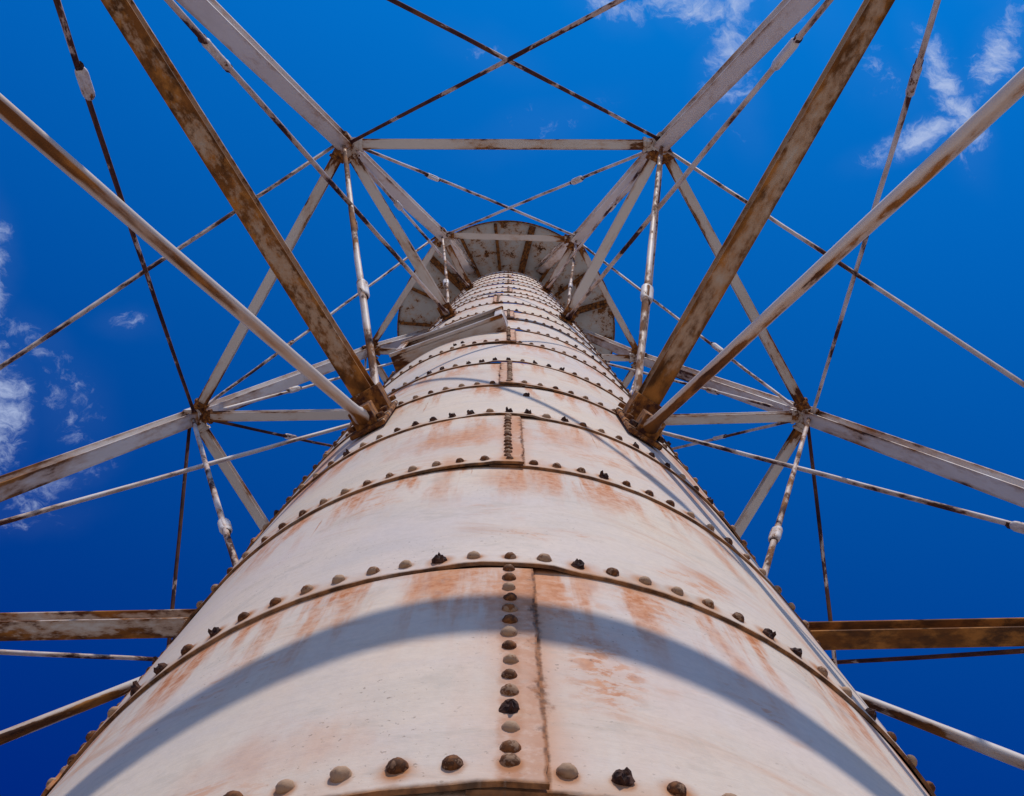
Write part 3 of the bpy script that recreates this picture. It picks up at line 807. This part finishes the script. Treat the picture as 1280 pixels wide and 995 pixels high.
# ---- gallery
GR, GH = 1.825, 17.52
gal = bpy.data.objects.new('gallery', None); col.objects.link(gal); gal.parent = LH; gal.location = V(0, 0, GH)
gal['label'] = 'round gallery seen from below, grey with rusty seams'
bpy.context.view_layer.update()
NS = 18; A0 = -96.0
def sector(th0, th1):
    bm = bmesh.new(); n = 5; o_, i_ = [], []
    top, topi = [], []
    for j in range(n+1):
        a = rad(th0+(th1-th0)*j/n)
        for lst, r, z in ((o_, GR, 0), (i_, .97, 0), (top, GR, .035), (topi, .97, .035)):
            lst.append(bm.verts.new((r*S*math.cos(a), r*S*math.sin(a), z*S)))
    for j in range(n):
        bm.faces.new((o_[j], o_[j+1], i_[j+1], i_[j])); bm.faces.new((top[j], topi[j], topi[j+1], top[j+1]))
        bm.faces.new((o_[j], top[j], top[j+1], o_[j+1])); bm.faces.new((i_[j], i_[j+1], topi[j+1], topi[j]))
    bm.faces.new((o_[0], i_[0], topi[0], top[0])); bm.faces.new((o_[n], top[n], topi[n], i_[n]))
    me = bm_mesh(bm, 'deck_plate'); uv = me.uv_layers.new(name='UVMap')
    for l in me.loops: uv.data[l.index].uv = (5, 5)
    return me
for s_ in range(NS):
    a = A0+s_*360/NS
    link('deck_plate', sector(a+.01, a+360/NS-.01), gal, 'gallery')
    ar = rad(a); d = Vector((math.cos(ar), math.sin(ar), 0))
    # rib of two back-to-back angles, deeper at the column
    for side in ((-1, 1) if s_ % 3 == 1 else (0,)):
        L = (GR-1.0-.03)*S
        off = Vector((-d.y, d.x, 0))*side*.028*S
        bm = bmesh.new(); w = .026*S
        v = [bm.verts.new(p) for p in ((0, -w, 0), (0, w, 0), (0, w, -.10*S), (0, -w, -.10*S), (L, -w, 0), (L, w, 0), (L, w, -.03*S), (L, -w, -.03*S))]
        for f in ((0, 1, 2, 3), (7, 6, 5, 4), (0, 4, 5, 1), (1, 5, 6, 2), (2, 6, 7, 3), (3, 7, 4, 0)): bm.faces.new([v[q] for q in f])
        me = bm_mesh(bm, 'rib'); end_uv(me, L)
        o = link('rib', me, gal, 'gallery_rib'); o.location = d*1.0*S+off+Vector((0, 0, -.001)); o.rotation_euler = (0, 0, ar)
# rim, an angle iron rolled round the edge
def ring_mesh(name, sec, n=96):
    bm = bmesh.new(); rings = []
    for j in range(n):
        a = 2*math.pi*j/n; rings.append([bm.verts.new((r*S*math.cos(a), r*S*math.sin(a), z*S)) for r, z in sec])
    k = len(sec)
    for j in range(n):
        for q in range(k): bm.faces.new((rings[j][q], rings[j][(q+1) % k], rings[(j+1) % n][(q+1) % k], rings[(j+1) % n][q]))
    me = bm_mesh(bm, name); uv = me.uv_layers.new(name='UVMap')
    for l in me.loops: uv.data[l.index].uv = (5, 5)
    return me
link('rim', ring_mesh('rim', [(GR-.010, -.030), (GR+.012, -.030), (GR+.012, .075), (GR-.001, .075), (GR-.001, -.002), (GR-.010, -.002)]), gal, 'gallery_rib')
link('column_collar', ring_mesh('column_collar', [(1.0, -.075), (1.03, -.075), (1.03, -.02), (1.10, -.02), (1.10, -.003), (1.0, -.003)]), gal, 'gallery')
for j in range(24):
    a = rad(j*15+4); p = Vector(((GR-.03)*S*math.cos(a), (GR-.03)*S*math.sin(a), .03*S))
    me = HEX.get('post')
    if me is None:
        me = extrude_section(circ(.014*S, 8), .78*S, 'railing_post', 1, True); HEX['post'] = me
    o = link('railing_post', me, gal, 'rod'); o.location = p; o.rotation_euler = (0, -math.pi/2, 0)
for z in (.42, .80):
    link('handrail', ring_mesh('handrail', [(GR-.03+.014*math.cos(b), z+.014*math.sin(b)) for b in [i*math.pi/3 for i in range(6)]]), gal, 'rod')

# ---- window with a projecting iron frame, between the second and third rings of struts
def window():
    nz = rad(-110.0)
    o_ = Vector((math.cos(nz), math.sin(nz), 0)); tg = Vector((-o_.y, o_.x, 0)); up = Vector((0, 0, 1))
    h0, h1, hw, D = 6.45, 7.22, .372, 1.035
    w = bpy.data.objects.new('window', None); col.objects.link(w); w.parent = LH
    M = Matrix((tg, o_, up)).transposed().to_4x4(); M.translation = Vector((o_.x*D*S, o_.y*D*S, (h0+GZ)*S)); w.matrix_world = M
    w['label'] = 'window with projecting iron frame on the left front of the column'
    bpy.context.view_layer.update()
    H = (h1-h0)*S; W = hw*S
    def part(name, x, y, z, sx, sy, sz, mat='window', rot=0):
        m = Matrix.Translation((x, y, z)) @ Matrix.Rotation(rot, 4, 'Y')
        o = box_obj(name, Matrix.Identity(4), sx, sy, sz, mat, w, None, .005); o.matrix_world = M @ m
    dp = .17*S
    part('sill', 0, -dp/2, .011*S, 2*W, dp, .022*S)
    part('sill_lip', 0, .012*S, .022*S, 2*W+.01, .022*S, .052*S)
    part('lintel', 0, -dp/2, H-.011*S, 2*W, dp, .022*S)
    part('lintel_lip', 0, .012*S, H-.03*S, 2*W+.01, .022*S, .052*S)
    for s_ in (-1, 1):
        part('jamb', s_*(W-.012*S), -dp/2, H/2, H-.046*S, dp-.004, .022*S, 'window', math.pi/2)
        part('jamb_lip', s_*(W-.030*S), .008*S, H/2, H-.10*S, .014*S, .050*S, 'window', math.pi/2)
    part('glass', 0, -.085*S, H/2, 2*W-.05*S, .008*S, H-.05*S, 'glass')
    part('sash', 0, -.040*S, .052*S, 2*W-.10*S, .030*S, .050*S, 'wood')
    part('sash', 0, -.062*S, H-.052*S, 2*W-.10*S, .030*S, .050*S, 'wood')
    part('sash', 0, -.055*S, H*.5, 2*W-.10*S, .030*S, .040*S, 'wood')
    for s_ in (-1, 1): part('sash', s_*(W-.06*S), -.062*S, H/2, H-.15*S, .028*S, .04*S, 'wood', math.pi/2)
window()

# ---- thin cables running up beside a leg to the gallery
for j, (dx, dy) in enumerate(((.06, -.02), (.09, -.01), (.12, .01))):
    p = NODE['TL', 'B']+Vector((dx+.06, dy+.02, .1))*S; q = pol('TL', 1.22, GH-.02)+Vector((dx, dy, 0))*S
    o = rod('cable', p, q, .010*S, 'rod', LH)
    p = NODE['TR', 'B']+Vector((-dx-.06, dy+.02, .1))*S; q = pol('TR', 1.22, GH-.02)+Vector((-dx, dy, 0))*S
    o = rod('cable', p, q, .010*S, 'rod', LH)

# everything was placed in world space: the root sits at the tower's foot, at the origin
bpy.context.view_layer.update()
